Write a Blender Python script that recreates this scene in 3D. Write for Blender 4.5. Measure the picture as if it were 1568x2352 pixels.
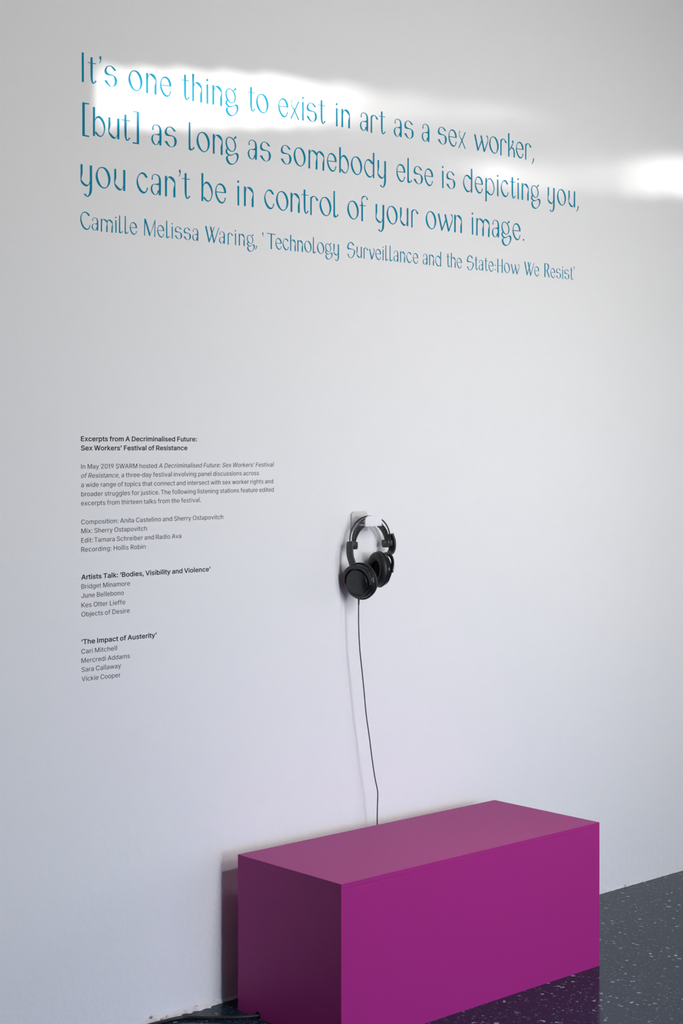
import bpy, bmesh, math, random
from mathutils import Vector, Matrix, noise
from mathutils.geometry import delaunay_2d_cdt
PI = math.pi
sc = bpy.context.scene
C = sc.collection
for o in list(bpy.data.objects):
    bpy.data.objects.remove(o)

# ------------------------------------------------------------------ camera
cam_d = bpy.data.cameras.new('camera')
cam = bpy.data.objects.new('camera', cam_d)
C.objects.link(cam)
cam.location = (0.0, -3.76025, 1.6)
cam.rotation_euler = (PI/2, 0, 0.8325465 - PI/2)
cam_d.sensor_width = 36
cam_d.lens = 58.3847
cam_d.shift_y = -0.06520
cam_d.clip_start = 0.05
sc.camera = cam

# ------------------------------------------------------------------ light
sc.view_settings.view_transform = 'Standard'
sc.view_settings.look = 'None'
sc.view_settings.gamma = 1
sc.view_settings.use_curve_mapping = False
sc.view_settings.exposure = -0.02
try:
    sc.cycles.use_denoising = True
    sc.cycles.max_bounces = 8
    sc.cycles.diffuse_bounces = 6
    sc.cycles.sample_clamp_indirect = 6
except Exception:
    pass

world = bpy.data.worlds.new('sky')
sc.world = world
world.use_nodes = True
wn = world.node_tree.nodes
bg = wn['Background']
bg.inputs['Color'].default_value = (0.62, 0.78, 1.0, 1)
bg.inputs['Strength'].default_value = 0.8

SUN_DIR = Vector((-0.35, 0.93, -0.105)).normalized()
sun_d = bpy.data.lights.new('sun', 'SUN')
sun = bpy.data.objects.new('sun', sun_d)
C.objects.link(sun)
sun.location = (6, -12, 5)
sun.rotation_euler = (-SUN_DIR).to_track_quat('Z', 'Y').to_euler()
sun_d.energy = 6.0
sun_d.angle = math.radians(0.5)
sun_d.color = (1.0, 0.985, 0.96)

def area(name, loc, target, sx, sy, energy, col, spread=180):
    d = bpy.data.lights.new(name, 'AREA')
    d.shape = 'RECTANGLE'; d.size = sx; d.size_y = sy
    d.energy = energy; d.color = col; d.spread = math.radians(spread)
    o = bpy.data.objects.new(name, d)
    C.objects.link(o)
    o.location = loc
    o.rotation_euler = (Vector(loc) - Vector(target)).to_track_quat('Z', 'Y').to_euler()
    return o

# lamps for the light of unseen windows behind the camera, some added as fill
BACK = -7.0
RIGHT = 9.0
LEFT = -4.0
CEIL = 4.2
area('daylight_fill', (2.9, BACK + 0.03, 1.55), (3.2, 0, 1.5), 1.1, 1.7, 18.0, (1.0, 1.0, 0.99), 75)
area('daylight_fill', (2.9, BACK + 0.03, 3.35), (2.9, 0, 2.0), 1.1, 0.9, 152, (1.0, 0.97, 0.94))
area('daylight_fill', (3.3, BACK + 0.03, 0.45), (3.3, 0, -0.25), 3.4, 0.7, 7.0, (0.03, 0.30, 1.0), 40)  # added blue fill for the lower wall
area('daylight_fill', (4.9, BACK + 0.03, 1.8), (4.3, 0, 1.5), 0.9, 1.6, 8.4, (1.0, 0.98, 0.98), 35)  # added narrow fill for the right part of the wall
area('daylight_fill', (RIGHT - 0.03, -2.6, 1.7), (2.5, -1.0, 1.6), 2.2, 2.2, 78, (0.88, 0.93, 1.0))
# overhead lamps added under the solid ceiling to brighten the bench top
area('daylight_fill', (2.9, -4.6, CEIL - 0.02), (3.4, -0.3, 0.4), 0.9, 0.9, 38, (0.92, 0.94, 1.0), 90)
area('daylight_fill', (3.5, -2.2, CEIL - 0.02), (3.5, -1.0, 0.0), 1.0, 1.0, 8, (1.0, 0.85, 1.0), 40)

# ------------------------------------------------------------------ materials
def mat(name, col, rough=0.5, spec=0.5, metal=0.0):
    m = bpy.data.materials.new(name)
    m.use_nodes = True
    b = m.node_tree.nodes['Principled BSDF']
    b.inputs['Base Color'].default_value = (*col, 1)
    b.inputs['Roughness'].default_value = rough
    b.inputs['Metallic'].default_value = metal
    b.inputs['Specular IOR Level'].default_value = spec
    return m

def nodes(m):
    return m.node_tree.nodes, m.node_tree.links, m.node_tree.nodes['Principled BSDF']

def bump(m, scale, strength, dist, detail=4, low=None):
    n, l, b = nodes(m)
    tc = n.new('ShaderNodeTexCoord')
    ns = n.new('ShaderNodeTexNoise')
    ns.inputs['Scale'].default_value = scale
    ns.inputs['Detail'].default_value = detail
    l.new(tc.outputs['Object'], ns.inputs['Vector'])
    bp = n.new('ShaderNodeBump')
    bp.inputs['Strength'].default_value = strength
    bp.inputs['Distance'].default_value = dist
    l.new(ns.outputs['Fac'], bp.inputs['Height'])
    l.new(bp.outputs['Normal'], b.inputs['Normal'])
    return tc, ns, bp

# painted plaster wall: faint roller texture and slight tone variation
M_wall = mat('white_plaster', (0.80, 0.80, 0.79), 0.75, 0.25)
n, l, b = nodes(M_wall)
tc, ns, bp = bump(M_wall, 110, 0.11, 0.005, 6)
ns2 = n.new('ShaderNodeTexNoise'); ns2.inputs['Scale'].default_value = 42; ns2.inputs['Detail'].default_value = 6
l.new(tc.outputs['Object'], ns2.inputs['Vector'])
sx = n.new('ShaderNodeSeparateXYZ'); l.new(tc.outputs['Object'], sx.inputs['Vector'])
zr = n.new('ShaderNodeMapRange')            # the plaster is rougher close to the floor
zr.inputs['From Min'].default_value = 0.05; zr.inputs['From Max'].default_value = 0.75
zr.inputs['To Min'].default_value = 0.5; zr.inputs['To Max'].default_value = 0.03
l.new(sx.outputs['Z'], zr.inputs['Value'])
bp2 = n.new('ShaderNodeBump'); bp2.inputs['Distance'].default_value = 0.007
l.new(zr.outputs['Result'], bp2.inputs['Strength'])
l.new(ns2.outputs['Fac'], bp2.inputs['Height'])
l.new(bp.outputs['Normal'], bp2.inputs['Normal'])
l.new(bp2.outputs['Normal'], b.inputs['Normal'])
M_room = mat('room_white', (0.50, 0.495, 0.485), 0.8, 0.2)
bump(M_room, 80, 0.1, 0.004)

# dark polished terrazzo with pale chips
M_floor = mat('dark_terrazzo', (0.02, 0.022, 0.026), 0.12, 0.11)
n, l, b = nodes(M_floor)
tc = n.new('ShaderNodeTexCoord')
base = None
prev = None
def chips(scale, thr0, thr1, col, prev, sparse):
    vo = n.new('ShaderNodeTexVoronoi'); vo.inputs['Scale'].default_value = scale
    vo.inputs['Randomness'].default_value = 1.0
    nz = n.new('ShaderNodeTexNoise'); nz.inputs['Scale'].default_value = scale*1.6; nz.inputs['Detail'].default_value = 2
    l.new(tc.outputs['Object'], nz.inputs['Vector'])
    mx = n.new('ShaderNodeMixRGB'); mx.blend_type = 'LINEAR_LIGHT'; mx.inputs['Fac'].default_value = 0.012
    l.new(tc.outputs['Object'], mx.inputs['Color1']); l.new(nz.outputs['Color'], mx.inputs['Color2'])
    l.new(mx.outputs['Color'], vo.inputs['Vector'])
    mr = n.new('ShaderNodeMapRange'); mr.inputs['From Min'].default_value = thr0; mr.inputs['From Max'].default_value = thr1
    mr.inputs['To Min'].default_value = 1; mr.inputs['To Max'].default_value = 0
    l.new(vo.outputs['Distance'], mr.inputs['Value'])
    sp = n.new('ShaderNodeSeparateColor'); l.new(vo.outputs['Color'], sp.inputs['Color'])
    gt = n.new('ShaderNodeMath'); gt.operation = 'GREATER_THAN'; gt.inputs[1].default_value = sparse
    l.new(sp.outputs['Red'], gt.inputs[0])
    mu = n.new('ShaderNodeMath'); mu.operation = 'MULTIPLY'
    l.new(mr.outputs['Result'], mu.inputs[0]); l.new(gt.outputs['Value'], mu.inputs[1])
    hs = n.new('ShaderNodeMixRGB'); hs.inputs['Color1'].default_value = (col[0]*0.45, col[1]*0.6, col[2]*0.6, 1)
    hs.inputs['Color2'].default_value = (*col, 1)
    l.new(sp.outputs['Green'], hs.inputs['Fac'])
    out = n.new('ShaderNodeMixRGB')
    l.new(mu.outputs['Value'], out.inputs['Fac'])
    if prev is None:
        out.inputs['Color1'].default_value = (0.007, 0.016, 0.031, 1)
    else:
        l.new(prev, out.inputs['Color1'])
    l.new(hs.outputs['Color'], out.inputs['Color2'])
    return out.outputs['Color']
prev = chips(230, 0.22, 0.34, (0.06, 0.085, 0.105), None, 0.55)
prev = chips(95, 0.22, 0.33, (0.16, 0.20, 0.225), prev, 0.67)
prev = chips(46, 0.20, 0.32, (0.36, 0.40, 0.41), prev, 0.80)
l.new(prev, b.inputs['Base Color'])

M_box = mat('magenta_paint', (0.335, 0.015, 0.178), 0.52, 0.34)
n, l, b = nodes(M_box)
tc, ns, bp = bump(M_box, 260, 0.06, 0.002, 3)
sn = n.new('ShaderNodeTexNoise'); sn.inputs['Scale'].default_value = 13; sn.inputs['Detail'].default_value = 9; sn.inputs['Roughness'].default_value = 0.7
l.new(tc.outputs['Object'], sn.inputs['Vector'])          # small scuffs along the foot of the box
sm = n.new('ShaderNodeMapRange'); sm.inputs['From Min'].default_value = 0.64; sm.inputs['From Max'].default_value = 0.74
l.new(sn.outputs['Fac'], sm.inputs['Value'])
sxz = n.new('ShaderNodeSeparateXYZ'); l.new(tc.outputs['Object'], sxz.inputs['Vector'])
sh_ = n.new('ShaderNodeMapRange'); sh_.inputs['From Min'].default_value = 0.16; sh_.inputs['From Max'].default_value = 0.03
sh_.inputs['To Max'].default_value = 0.30
l.new(sxz.outputs['Z'], sh_.inputs['Value'])
mu = n.new('ShaderNodeMath'); mu.operation = 'MULTIPLY'
l.new(sm.outputs['Result'], mu.inputs[0]); l.new(sh_.outputs['Result'], mu.inputs[1])
mixc = n.new('ShaderNodeMixRGB'); mixc.inputs['Color1'].default_value = b.inputs['Base Color'].default_value[:]
mixc.inputs['Color2'].default_value = (0.14, 0.02, 0.13, 1)
l.new(mu.outputs['Value'], mixc.inputs['Fac']); l.new(mixc.outputs['Color'], b.inputs['Base Color'])
M_teal = mat('teal_vinyl', (0.0, 0.225, 0.345), 0.7, 0.12)
M_black = mat('black_vinyl', (0.020, 0.020, 0.026), 0.7, 0.15)
M_gloss = mat('black_gloss_plastic', (0.011, 0.012, 0.014), 0.16, 0.5)
M_plas = mat('black_plastic', (0.016, 0.017, 0.019), 0.38, 0.5)
M_pad = mat('black_leatherette', (0.015, 0.015, 0.018), 0.5, 0.45)
bump(M_pad, 500, 0.35, 0.001, 3)
M_foam = mat('black_foam', (0.008, 0.008, 0.009), 0.95, 0.1)
M_rubber = mat('black_rubber', (0.014, 0.014, 0.016), 0.45, 0.4)
M_hook = mat('white_plastic', (0.80, 0.79, 0.81), 0.4, 0.4)
M_plate = mat('plate_plastic', (0.60, 0.59, 0.585), 0.45, 0.35)  # greyer than the hook arm and lip
M_silver = mat('silver_print', (0.6, 0.6, 0.62), 0.4, 0.5)

# ------------------------------------------------------------------ helpers
def link(name, bm, m, parent=None, smooth=False, loc=None):
    me = bpy.data.meshes.new(name)
    bmesh.ops.recalc_face_normals(bm, faces=bm.faces[:])
    bm.to_mesh(me); bm.free()
    if smooth:
        for p in me.polygons: p.use_smooth = True
        try:
            me.set_sharp_from_angle(angle=math.radians(38))
        except Exception:
            pass
    o = bpy.data.objects.new(name, me)
    C.objects.link(o)
    if m: me.materials.append(m)
    if parent:
        o.parent = parent
        o.matrix_parent_inverse = Matrix.Translation(parent.location).inverted()
    return o

def thing(name, label, cat, loc):
    o = bpy.data.objects.new(name, None)
    C.objects.link(o)
    o.location = loc
    o.empty_display_size = 0.05
    o['label'] = label; o['category'] = cat
    return o

def box(bm, x0, x1, y0, y1, z0, z1):
    v = [bm.verts.new((x, y, z)) for x in (x0, x1) for y in (y0, y1) for z in (z0, z1)]
    for f in ((0,1,3,2), (4,6,7,5), (0,4,5,1), (2,3,7,6), (0,2,6,4), (1,5,7,3)):
        bm.faces.new([v[i] for i in f])
    return v

def bevel(bm, w, seg=2):
    bmesh.ops.bevel(bm, geom=bm.edges[:], offset=w, segments=seg, affect='EDGES', profile=0.5)

def catmull(P, k, closed=False):
    P = [Vector(p) for p in P]; n = len(P); out = []
    for i in range(n if closed else n-1):
        if closed:
            a, b, c, d = P[(i-1) % n], P[i], P[(i+1) % n], P[(i+2) % n]
        else:
            b, c = P[i], P[i+1]
            a = P[i-1] if i > 0 else b*2-c
            d = P[i+2] if i+2 < n else c*2-b
        for j in range(k):
            t = j/k
            out.append(0.5*((2*b)+(c-a)*t+(2*a-5*b+4*c-d)*t*t+(3*b-a-3*c+d)*t*t*t))
    if not closed: out.append(P[-1])
    return out

def sweep(bm, path, prof, closed=False, up=None, scale=None):
    """sweep a closed 2-D profile [(a,b)..] along path; a along the side axis, b along the up axis"""
    n = len(path); rings = []
    prev = None
    for i, p in enumerate(path):
        q0 = path[(i-1) % n] if (closed or i > 0) else p
        q1 = path[(i+1) % n] if (closed or i < n-1) else p
        t = (q1-q0).normalized()
        if up is not None:
            u = Vector(up)
        elif prev is None:
            u = Vector((0, 1, 0)) if abs(t.y) < 0.9 else Vector((1, 0, 0))
        else:
            u = prev
        u = (u - t*u.dot(t)).normalized(); prev = u
        s = t.cross(u)
        sa, sb = (1, 1) if scale is None else scale(i/(n-1))
        rings.append([bm.verts.new(p + s*a*sa + u*b_*sb) for a, b_ in prof])
    m = len(prof)
    for i in range(n if closed else n-1):
        r0, r1 = rings[i], rings[(i+1) % n]
        for j in range(m):
            bm.faces.new((r0[j], r0[(j+1) % m], r1[(j+1) % m], r1[j]))
    if not closed:
        bm.faces.new(rings[0][::-1]); bm.faces.new(rings[-1])

def circ(r, k=12, ry=None):
    return [(r*math.cos(2*PI*i/k), (ry or r)*math.sin(2*PI*i/k)) for i in range(k)]

def rrect(a, b_, r, k=3):
    out = []
    for cx, cy, a0 in ((a/2-r, b_/2-r, 0), (-a/2+r, b_/2-r, 90), (-a/2+r, -b_/2+r, 180), (a/2-r, -b_/2+r, 270)):
        for i in range(k+1):
            t = math.radians(a0 + 90*i/k)
            out.append((cx+r*math.cos(t), cy+r*math.sin(t)))
    return out

def frame(center, axis, up=(0, 0, 1)):
    z = Vector(axis).normalized(); y = Vector(up); y = (y - z*y.dot(z)).normalized(); x = y.cross(z)
    m = Matrix((x, y, z)).transposed().to_4x4(); m.translation = Vector(center)
    return m

def lathe(bm, prof, M, seg=48, closed=False, sx=1.0, sy=1.0):
    """prof: [(radius, height along axis)]"""
    rings = []
    for r, h in prof:
        if r < 1e-6:
            rings.append([bm.verts.new(M @ Vector((0, 0, h)))])
        else:
            rings.append([bm.verts.new(M @ Vector((r*sx*math.cos(2*PI*i/seg), r*sy*math.sin(2*PI*i/seg), h))) for i in range(seg)])
    idx = range(len(rings)) if closed else range(len(rings)-1)
    for q in idx:
        a, b_ = rings[q], rings[(q+1) % len(rings)]
        for i in range(seg):
            j = (i+1) % seg
            if len(a) == 1 and len(b_) == 1: continue
            if len(a) == 1: bm.faces.new((a[0], b_[i], b_[j]))
            elif len(b_) == 1: bm.faces.new((a[i], a[j], b_[0]))
            else: bm.faces.new((a[i], a[j], b_[j], b_[i]))

def struct(name, bm, m, parent=None):
    o = link(name, bm, m, parent)
    if parent is None: o['kind'] = 'structure'
    return o

# ------------------------------------------------------------------ room shell
bm = bmesh.new(); box(bm, LEFT, RIGHT, 0, 0.2, 0, CEIL)
struct('wall_front', bm, M_wall)
bm = bmesh.new(); box(bm, LEFT, RIGHT, BACK-0.25, 0.2, -0.2, 0)
struct('floor', bm, M_floor)
bm = bmesh.new(); box(bm, LEFT-0.2, RIGHT+0.2, BACK-0.25, 0.2, CEIL, CEIL+0.2)
struct('ceiling', bm, M_room)
bm = bmesh.new(); box(bm, LEFT-0.2, LEFT, BACK-0.25, 0.2, 0, CEIL)
struct('wall_left', bm, M_room)

def wall_with_holes(name, axis, pos, thick, u0, u1, z0, z1, holes):
    """a wall made of blocks around rectangular openings (u0,u1,z0,z1)"""
    us = sorted({u0, u1, *[h[0] for h in holes], *[h[1] for h in holes]})
    zs = sorted({z0, z1, *[h[2] for h in holes], *[h[3] for h in holes]})
    bm = bmesh.new()
    for i in range(len(us)-1):
        for j in range(len(zs)-1):
            cu, cz = (us[i]+us[i+1])/2, (zs[j]+zs[j+1])/2
            if any(h[0] < cu < h[1] and h[2] < cz < h[3] for h in holes): continue
            if axis == 'y': box(bm, us[i], us[i+1], pos-thick, pos, zs[j], zs[j+1])
            else: box(bm, pos, pos+thick, us[i], us[i+1], zs[j], zs[j+1])
    bmesh.ops.remove_doubles(bm, verts=bm.verts[:], dist=1e-5)
    return struct(name, bm, M_room)

# added sun opening in the unseen back wall, projected from the sunlit band of the front wall along the sun
T = (0 - BACK)/SUN_DIR.y
def to_back(x, z):
    return x - SUN_DIR.x*T, z - SUN_DIR.z*T
SX0, SX1, SZ0, SZ1 = 2.3, 6.1, 2.36, 2.86
ax, az = to_back(SX0, SZ0); bx, bz = to_back(SX1, SZ1)
wall_with_holes('wall_back', 'y', BACK, 0.25, LEFT, RIGHT+0.2, 0, CEIL,
                [(ax, bx, az, bz)])
wall_with_holes('wall_right', 'x', RIGHT, 0.2, BACK, 0.2, 0, CEIL, [])

def window(name, axis, u0, u1, z0, z1, pos):
    """an unseen window on solid wall: frame and added blank panel, with a lamp in front"""
    d = 1 if axis == 'y' else -1
    def slab(bm, a, b_, c, e, t0, t1):
        p0, p1 = sorted((pos+d*t0, pos+d*t1))
        if axis == 'y': box(bm, a, b_, p0, p1, c, e)
        else: box(bm, p0, p1, a, b_, c, e)
    bm = bmesh.new(); w = 0.05
    for a, b_, c, e in ((u0-w, u0, z0-w, z1+w), (u1, u1+w, z0-w, z1+w), (u0, u1, z0-w, z0), (u0, u1, z1, z1+w)):
        slab(bm, a, b_, c, e, 0.0, 0.02)
    o = struct(name, bm, M_room)
    bm = bmesh.new(); slab(bm, u0, u1, z0, z1, 0.0, 0.008)
    link('blank_panel', bm, M_room, o)  # panel added in place of glass, no opening behind it
    return o
window('window_1', 'y', 2.35, 3.45, 0.9, 2.4, BACK)
window('window_2', 'y', 2.35, 3.45, 2.9, 3.8, BACK)
window('window_3', 'x', -3.7, -1.5, 0.6, 2.8, RIGHT)
window('added_window_4', 'y', 1.6, 5.0, 0.1, 0.8, BACK)  # unseen, added to go with the low blue fill lamp
window('added_window_5', 'y', 4.45, 5.35, 1.0, 2.6, BACK)  # unseen, added to go with the narrow fill lamp

# unseen slat screen added behind the sun opening, gaps shaped to cast the wedges
def lerp_tab(tab, x):
    if x <= tab[0][0]: return tab[0][1]
    for (a, b_), (c, d) in zip(tab, tab[1:]):
        if x <= c: return b_+(d-b_)*(x-a)/(c-a)
    return tab[-1][1]
P1T = [(2.543,2.608),(2.788,2.644),(3.022,2.664),(3.273,2.682),(3.542,2.697),(3.832,2.717),(4.144,2.730),(4.366,2.734),(4.52,2.720)]
P1B = [(2.543,2.474),(2.864,2.512),(3.273,2.565),(3.832,2.637),(4.254,2.690),(4.52,2.718)]
P1I = [(2.543,1.0),(3.2,0.92),(3.4,0.48),(3.55,0.23),(3.8,0.145),(4.2,0.13),(4.4,0.10),(4.52,0.07)]
P2T = [(3.60,2.486),(3.836,2.518),(4.209,2.560),(4.482,2.598),(5.159,2.695),(6.1,2.76)]
P2B = [(3.60,2.482),(3.832,2.480),(4.037,2.480),(4.254,2.470),(4.482,2.477),(5.159,2.540),(6.1,2.60)]
P2I = [(3.60,0.05),(3.85,0.12),(4.0,0.26),(4.15,0.34),(4.3,0.20),(4.5,0.13),(4.75,0.17),(4.95,0.42),(6.1,0.6)]
GLOW_T = [(2.543,2.66),(2.8,2.74),(3.3,2.80),(3.6,2.79),(4.2,2.76),(4.6,2.76),(5.2,2.80),(6.1,2.85)]
GLOW_B = [(2.543,2.47),(2.82,2.44),(3.13,2.42),(3.42,2.43),(3.7,2.50),(4.2,2.46),(4.6,2.42),(5.2,2.40),(6.1,2.38)]
random.seed(4)
def open_frac(x, z):
    f = 0.0
    jig = 0.014*noise.noise(Vector((x*4.0, 0, 3))) + 0.008*noise.noise(Vector((x*11.0, 0, 9))) if x > 3.1 else 0.0
    if x >= 2.543:
        t, b_ = lerp_tab(GLOW_T, x), lerp_tab(GLOW_B, x)
        if b_ < z < t:
            m = (t+b_)/2
            f = 0.055*max(0.0, 1-abs(z-m)/(t-m))**0.6
    if 2.543 <= x <= 4.52:
        t, b_ = lerp_tab(P1T, x)+jig, lerp_tab(P1B, x)
        if b_ < z < t:
            f = max(f, lerp_tab(P1I, x)*(1.0+(0.35*noise.noise(Vector((x*7, z*30, 1))) if x > 3.4 else 0)))
    if x >= 3.60:
        t, b_ = lerp_tab(P2T, x)+jig*0.7, lerp_tab(P2B, x)
        if b_ < z < t:
            e = min(1.0, (t-z)/0.05+0.25)
            f = max(f, lerp_tab(P2I, x)*e*(1.0+0.3*noise.noise(Vector((x*6, z*30, 5)))))
    return min(1.0, f)
bm = bmesh.new()
PZ, PX = 0.016, 0.04
BX_, BZ_ = SX0-0.28, SZ0-0.16
nz_ = int((SZ1+0.16-BZ_)/PZ); nx_ = int((SX1+0.28-BX_)/PX)
yb = BACK-0.262
def bv(x, z, y=yb):
    q = to_back(x, z); return bm.verts.new((q[0] - SUN_DIR.x*0.262/SUN_DIR.y, y, q[1] - SUN_DIR.z*0.262/SUN_DIR.y))
for i in range(nz_):
    za = BZ_+i*PZ
    run = None
    for j in range(nx_+1):
        f = 0.0 if j == nx_ else open_frac(BX_+(j+0.5)*PX, za+PZ/2)
        if j == nx_ or run is None or abs(f-run[1]) > 0.02:
            if run is not None and run[1] < 0.98:
                x0, x1, h = BX_+run[0]*PX, BX_+j*PX, PZ*(1-run[1])
                v = [bv(x0, za), bv(x1, za), bv(x1, za+h+0.0003), bv(x0, za+h+0.0003)]
                w = [bm.verts.new((p.co.x, p.co.y-0.002, p.co.z)) for p in v]
                bm.faces.new(v); bm.faces.new(w[::-1])
                for k in range(4): bm.faces.new((v[k], v[(k+1) % 4], w[(k+1) % 4], w[k]))
            run = (j, f)
struct('sun_gobo_1', bm, M_room)  # added light-shaping screen, out of view

# rough plaster fillet where the wall meets the floor
random.seed(11)
M_fillet = mat('crumbling_plaster', (0.80, 0.79, 0.78), 0.85, 0.2)
n, l, b = nodes(M_fillet)
tc, ns, bp = bump(M_fillet, 160, 0.5, 0.004, 5)
n2 = n.new('ShaderNodeTexNoise'); n2.inputs['Scale'].default_value = 38; n2.inputs['Detail'].default_value = 6
l.new(tc.outputs['Object'], n2.inputs['Vector'])
cr = n.new('ShaderNodeValToRGB')
cr.color_ramp.elements[0].position = 0.30; cr.color_ramp.elements[0].color = (0.14, 0.11, 0.09, 1)
cr.color_ramp.elements[1].position = 0.40; cr.color_ramp.elements[1].color = (0.72, 0.71, 0.70, 1)
l.new(n2.outputs['Fac'], cr.inputs['Fac']); l.new(cr.outputs['Color'], b.inputs['Base Color'])
bm = bmesh.new(); rows = []
x = 1.8
while x < 6.6:
    left = max(0.0, min(1.0, (3.0-x)/0.15)) * max(0.0, min(1.0, (x-2.66)/0.06))
    nz1 = noise.noise(Vector((x*28, 1.3, 0))); nz2 = noise.noise(Vector((x*55, 7.7, 0))); nz3 = noise.noise(Vector((x*9, 3.1, 0)))
    h = 0.0055+0.0025*nz1+0.0025*nz3 + left*(0.009+0.011*nz1)
    d = 0.005+0.002*nz2+0.002*nz3 + left*(0.010+0.012*nz2+0.006*nz3)
    h = max(0.002, h); d = max(0.0015, d)
    rows.append([bm.verts.new(q) for q in ((x, 0.001, h+0.003), (x, -0.0012-d*0.25, h), (x, -d*0.75, h*0.62), (x, -d, 0.0005), (x, 0.001, 0.0005))])
    x += 0.004
for a, b_ in zip(rows, rows[1:]):
    for j in range(4): bm.faces.new((a[j], a[j+1], b_[j+1], b_[j]))
o = struct('baseboard_front', bm, M_fillet)

# ------------------------------------------------------------------ magenta box bench
BX0, BX1, BY0, BY1, BH = 2.9495, 4.0221, -0.5177, -0.0828, 0.4408
bench = thing('bench', 'magenta painted box bench standing on the dark terrazzo floor under the headphones', 'bench', ((BX0+BX1)/2, (BY0+BY1)/2, 0))
TT = 0.0125
def panel(name, *b6):
    bm = bmesh.new(); box(bm, *b6); bevel(bm, 0.00022, 1)
    return link(name, bm, M_box, bench)
panel('top_panel', BX0, BX1, BY0, BY1, BH-TT, BH)
panel('front_panel', BX0, BX1, BY0, BY0+TT, 0.0, BH-TT-0.0003)
panel('back_panel', BX0, BX1, BY1-TT, BY1, 0.0, BH-TT)
# left side panel with a small cable notch at its foot
bm = bmesh.new()
ny0, ny1, nh = -0.182, -0.160, 0.016
pts = [(BY0+TT, 0), (ny0, 0), (ny0, nh*0.6), (ny0+0.006, nh), (ny1-0.006, nh), (ny1, nh*0.6), (ny1, 0), (BY1-TT, 0), (BY1-TT, BH-TT), (BY0+TT, BH-TT)]
va = [bm.verts.new((BX0, y, z)) for y, z in pts]; vb = [bm.verts.new((BX0+TT, y, z)) for y, z in pts]
bm.faces.new(va); bm.faces.new(vb[::-1])
for i in range(len(pts)): bm.faces.new((va[i], va[(i+1) % len(pts)], vb[(i+1) % len(pts)], vb[i]))
link('side_panel', bm, M_box, bench)
panel('side_panel', BX1-TT, BX1, BY0+TT, BY1-TT, 0.0, BH-TT)

# ------------------------------------------------------------------ power cable on the floor
bm = bmesh.new()
path = catmull([(1.9,-0.030,0.0052),(2.25,-0.022,0.0052),(2.63,-0.026,0.0052),(2.70,-0.028,0.0052),(2.766,-0.0335,0.0052),(2.80,-0.048,0.0052),(2.84,-0.089,0.0052),(2.90,-0.142,0.0054),(2.945,-0.168,0.0062),(2.962,-0.172,0.0064),(3.05,-0.175,0.0052),(3.2,-0.20,0.0052)], 10)
sweep(bm, path, circ(0.0050, 12))
o = link('power_cable', bm, M_rubber, None, True)
o['label'] = 'black power cable lying on the floor and entering the foot of the magenta box'
o['category'] = 'cable'

# ------------------------------------------------------------------ white hook
hook = thing('wall_hook', 'white plastic hook with a rounded lip on the wall holding the black headphones', 'hook', (3.492, 0, 1.372))
def round_top_plate(bm, x0, x1, z0, z1, y0, y1, r):
    pts = [(x0, z0), (x1, z0)]
    for k in range(9):
        t = math.radians(90*k/8); pts.append((x1-r+r*math.cos(t), z1-r+r*math.sin(t)))
    for k in range(9):
        t = math.radians(90+90*k/8); pts.append((x0+r+r*math.cos(t), z1-r+r*math.sin(t)))
    a = [bm.verts.new((x, y0, z)) for x, z in pts]; b_ = [bm.verts.new((x, y1, z)) for x, z in pts]
    bm.faces.new(a); bm.faces.new(b_[::-1])
    for i in range(len(pts)): bm.faces.new((a[i], a[(i+1) % len(pts)], b_[(i+1) % len(pts)], b_[i]))
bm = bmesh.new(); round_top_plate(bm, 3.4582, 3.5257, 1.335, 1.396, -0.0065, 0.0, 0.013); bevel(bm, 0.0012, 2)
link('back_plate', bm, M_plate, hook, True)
bm = bmesh.new(); box(bm, 3.464, 3.520, -0.064, -0.006, 1.352, 1.3585); bevel(bm, 0.0015, 2)
link('hook_arm', bm, M_hook, hook, True)
bm = bmesh.new(); round_top_plate(bm, 3.4575, 3.5267, 1.352, 1.3838, -0.0690, -0.0635, 0.016); bevel(bm, 0.0010, 2)
link('hook_lip', bm, M_hook, hook, True)

# ------------------------------------------------------------------ headphones
hp = thing('headphones', 'black over-ear headphones hanging by the wire headband from the white wall hook', 'headphones', (3.505, -0.05, 1.12))
HX = 3.505
def arch(a, b_, y, zc, n=36, t0=0, t1=180, yy=None):
    return [Vector((HX-a*math.cos(math.radians(t0+(t1-t0)*i/n)), y if yy is None else yy(i/n), zc+b_*math.sin(math.radians(t0+(t1-t0)*i/n)))) for i in range(n+1)]
for y in (-0.030, -0.048):
    bm = bmesh.new()
    p = arch(0.0765, 0.0715, y, 1.3095)
    p = [Vector((HX-0.0755, y, 1.296))] + p + [Vector((HX+0.0755, y, 1.296))]
    sweep(bm, p, circ(0.0022, 10))
    link('headband_wire', bm, M_plas, hp, True)
bm = bmesh.new()
p = arch(0.0690, 0.0610, -0.040, 1.3020)
sweep(bm, p, rrect(0.0035, 0.036, 0.0016), up=(0, 1, 0), scale=lambda t: (1.0, 0.34+0.66*math.sin(PI*t)**0.8))
link('headband_pad', bm, M_pad, hp, True)

def clip(x, y, z, sgn):
    bm = bmesh.new()
    box(bm, x-0.0095, x+0.0095, y-0.016, y+0.016, z-0.009, z+0.009)
    box(bm, x+sgn*0.006-0.006, x+sgn*0.006+0.006, y-0.012, y+0.012, z-0.014, z-0.007)
    bevel(bm, 0.0022, 2)
    return link('slider_clip', bm, M_plas, hp, True)
clip(3.4295, -0.040, 1.297, 1)
cr_ = clip(3.576, -0.040, 1.297, -1)
bm = bmesh.new(); box(bm, 3.5655, 3.5662, -0.044, -0.040, 1.2985, 1.2998)
o = link('silver_mark', bm, M_silver, cr_); o['label'] = 'small silver print on the right clip'
o.matrix_parent_inverse = Matrix.Identity(4)

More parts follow.
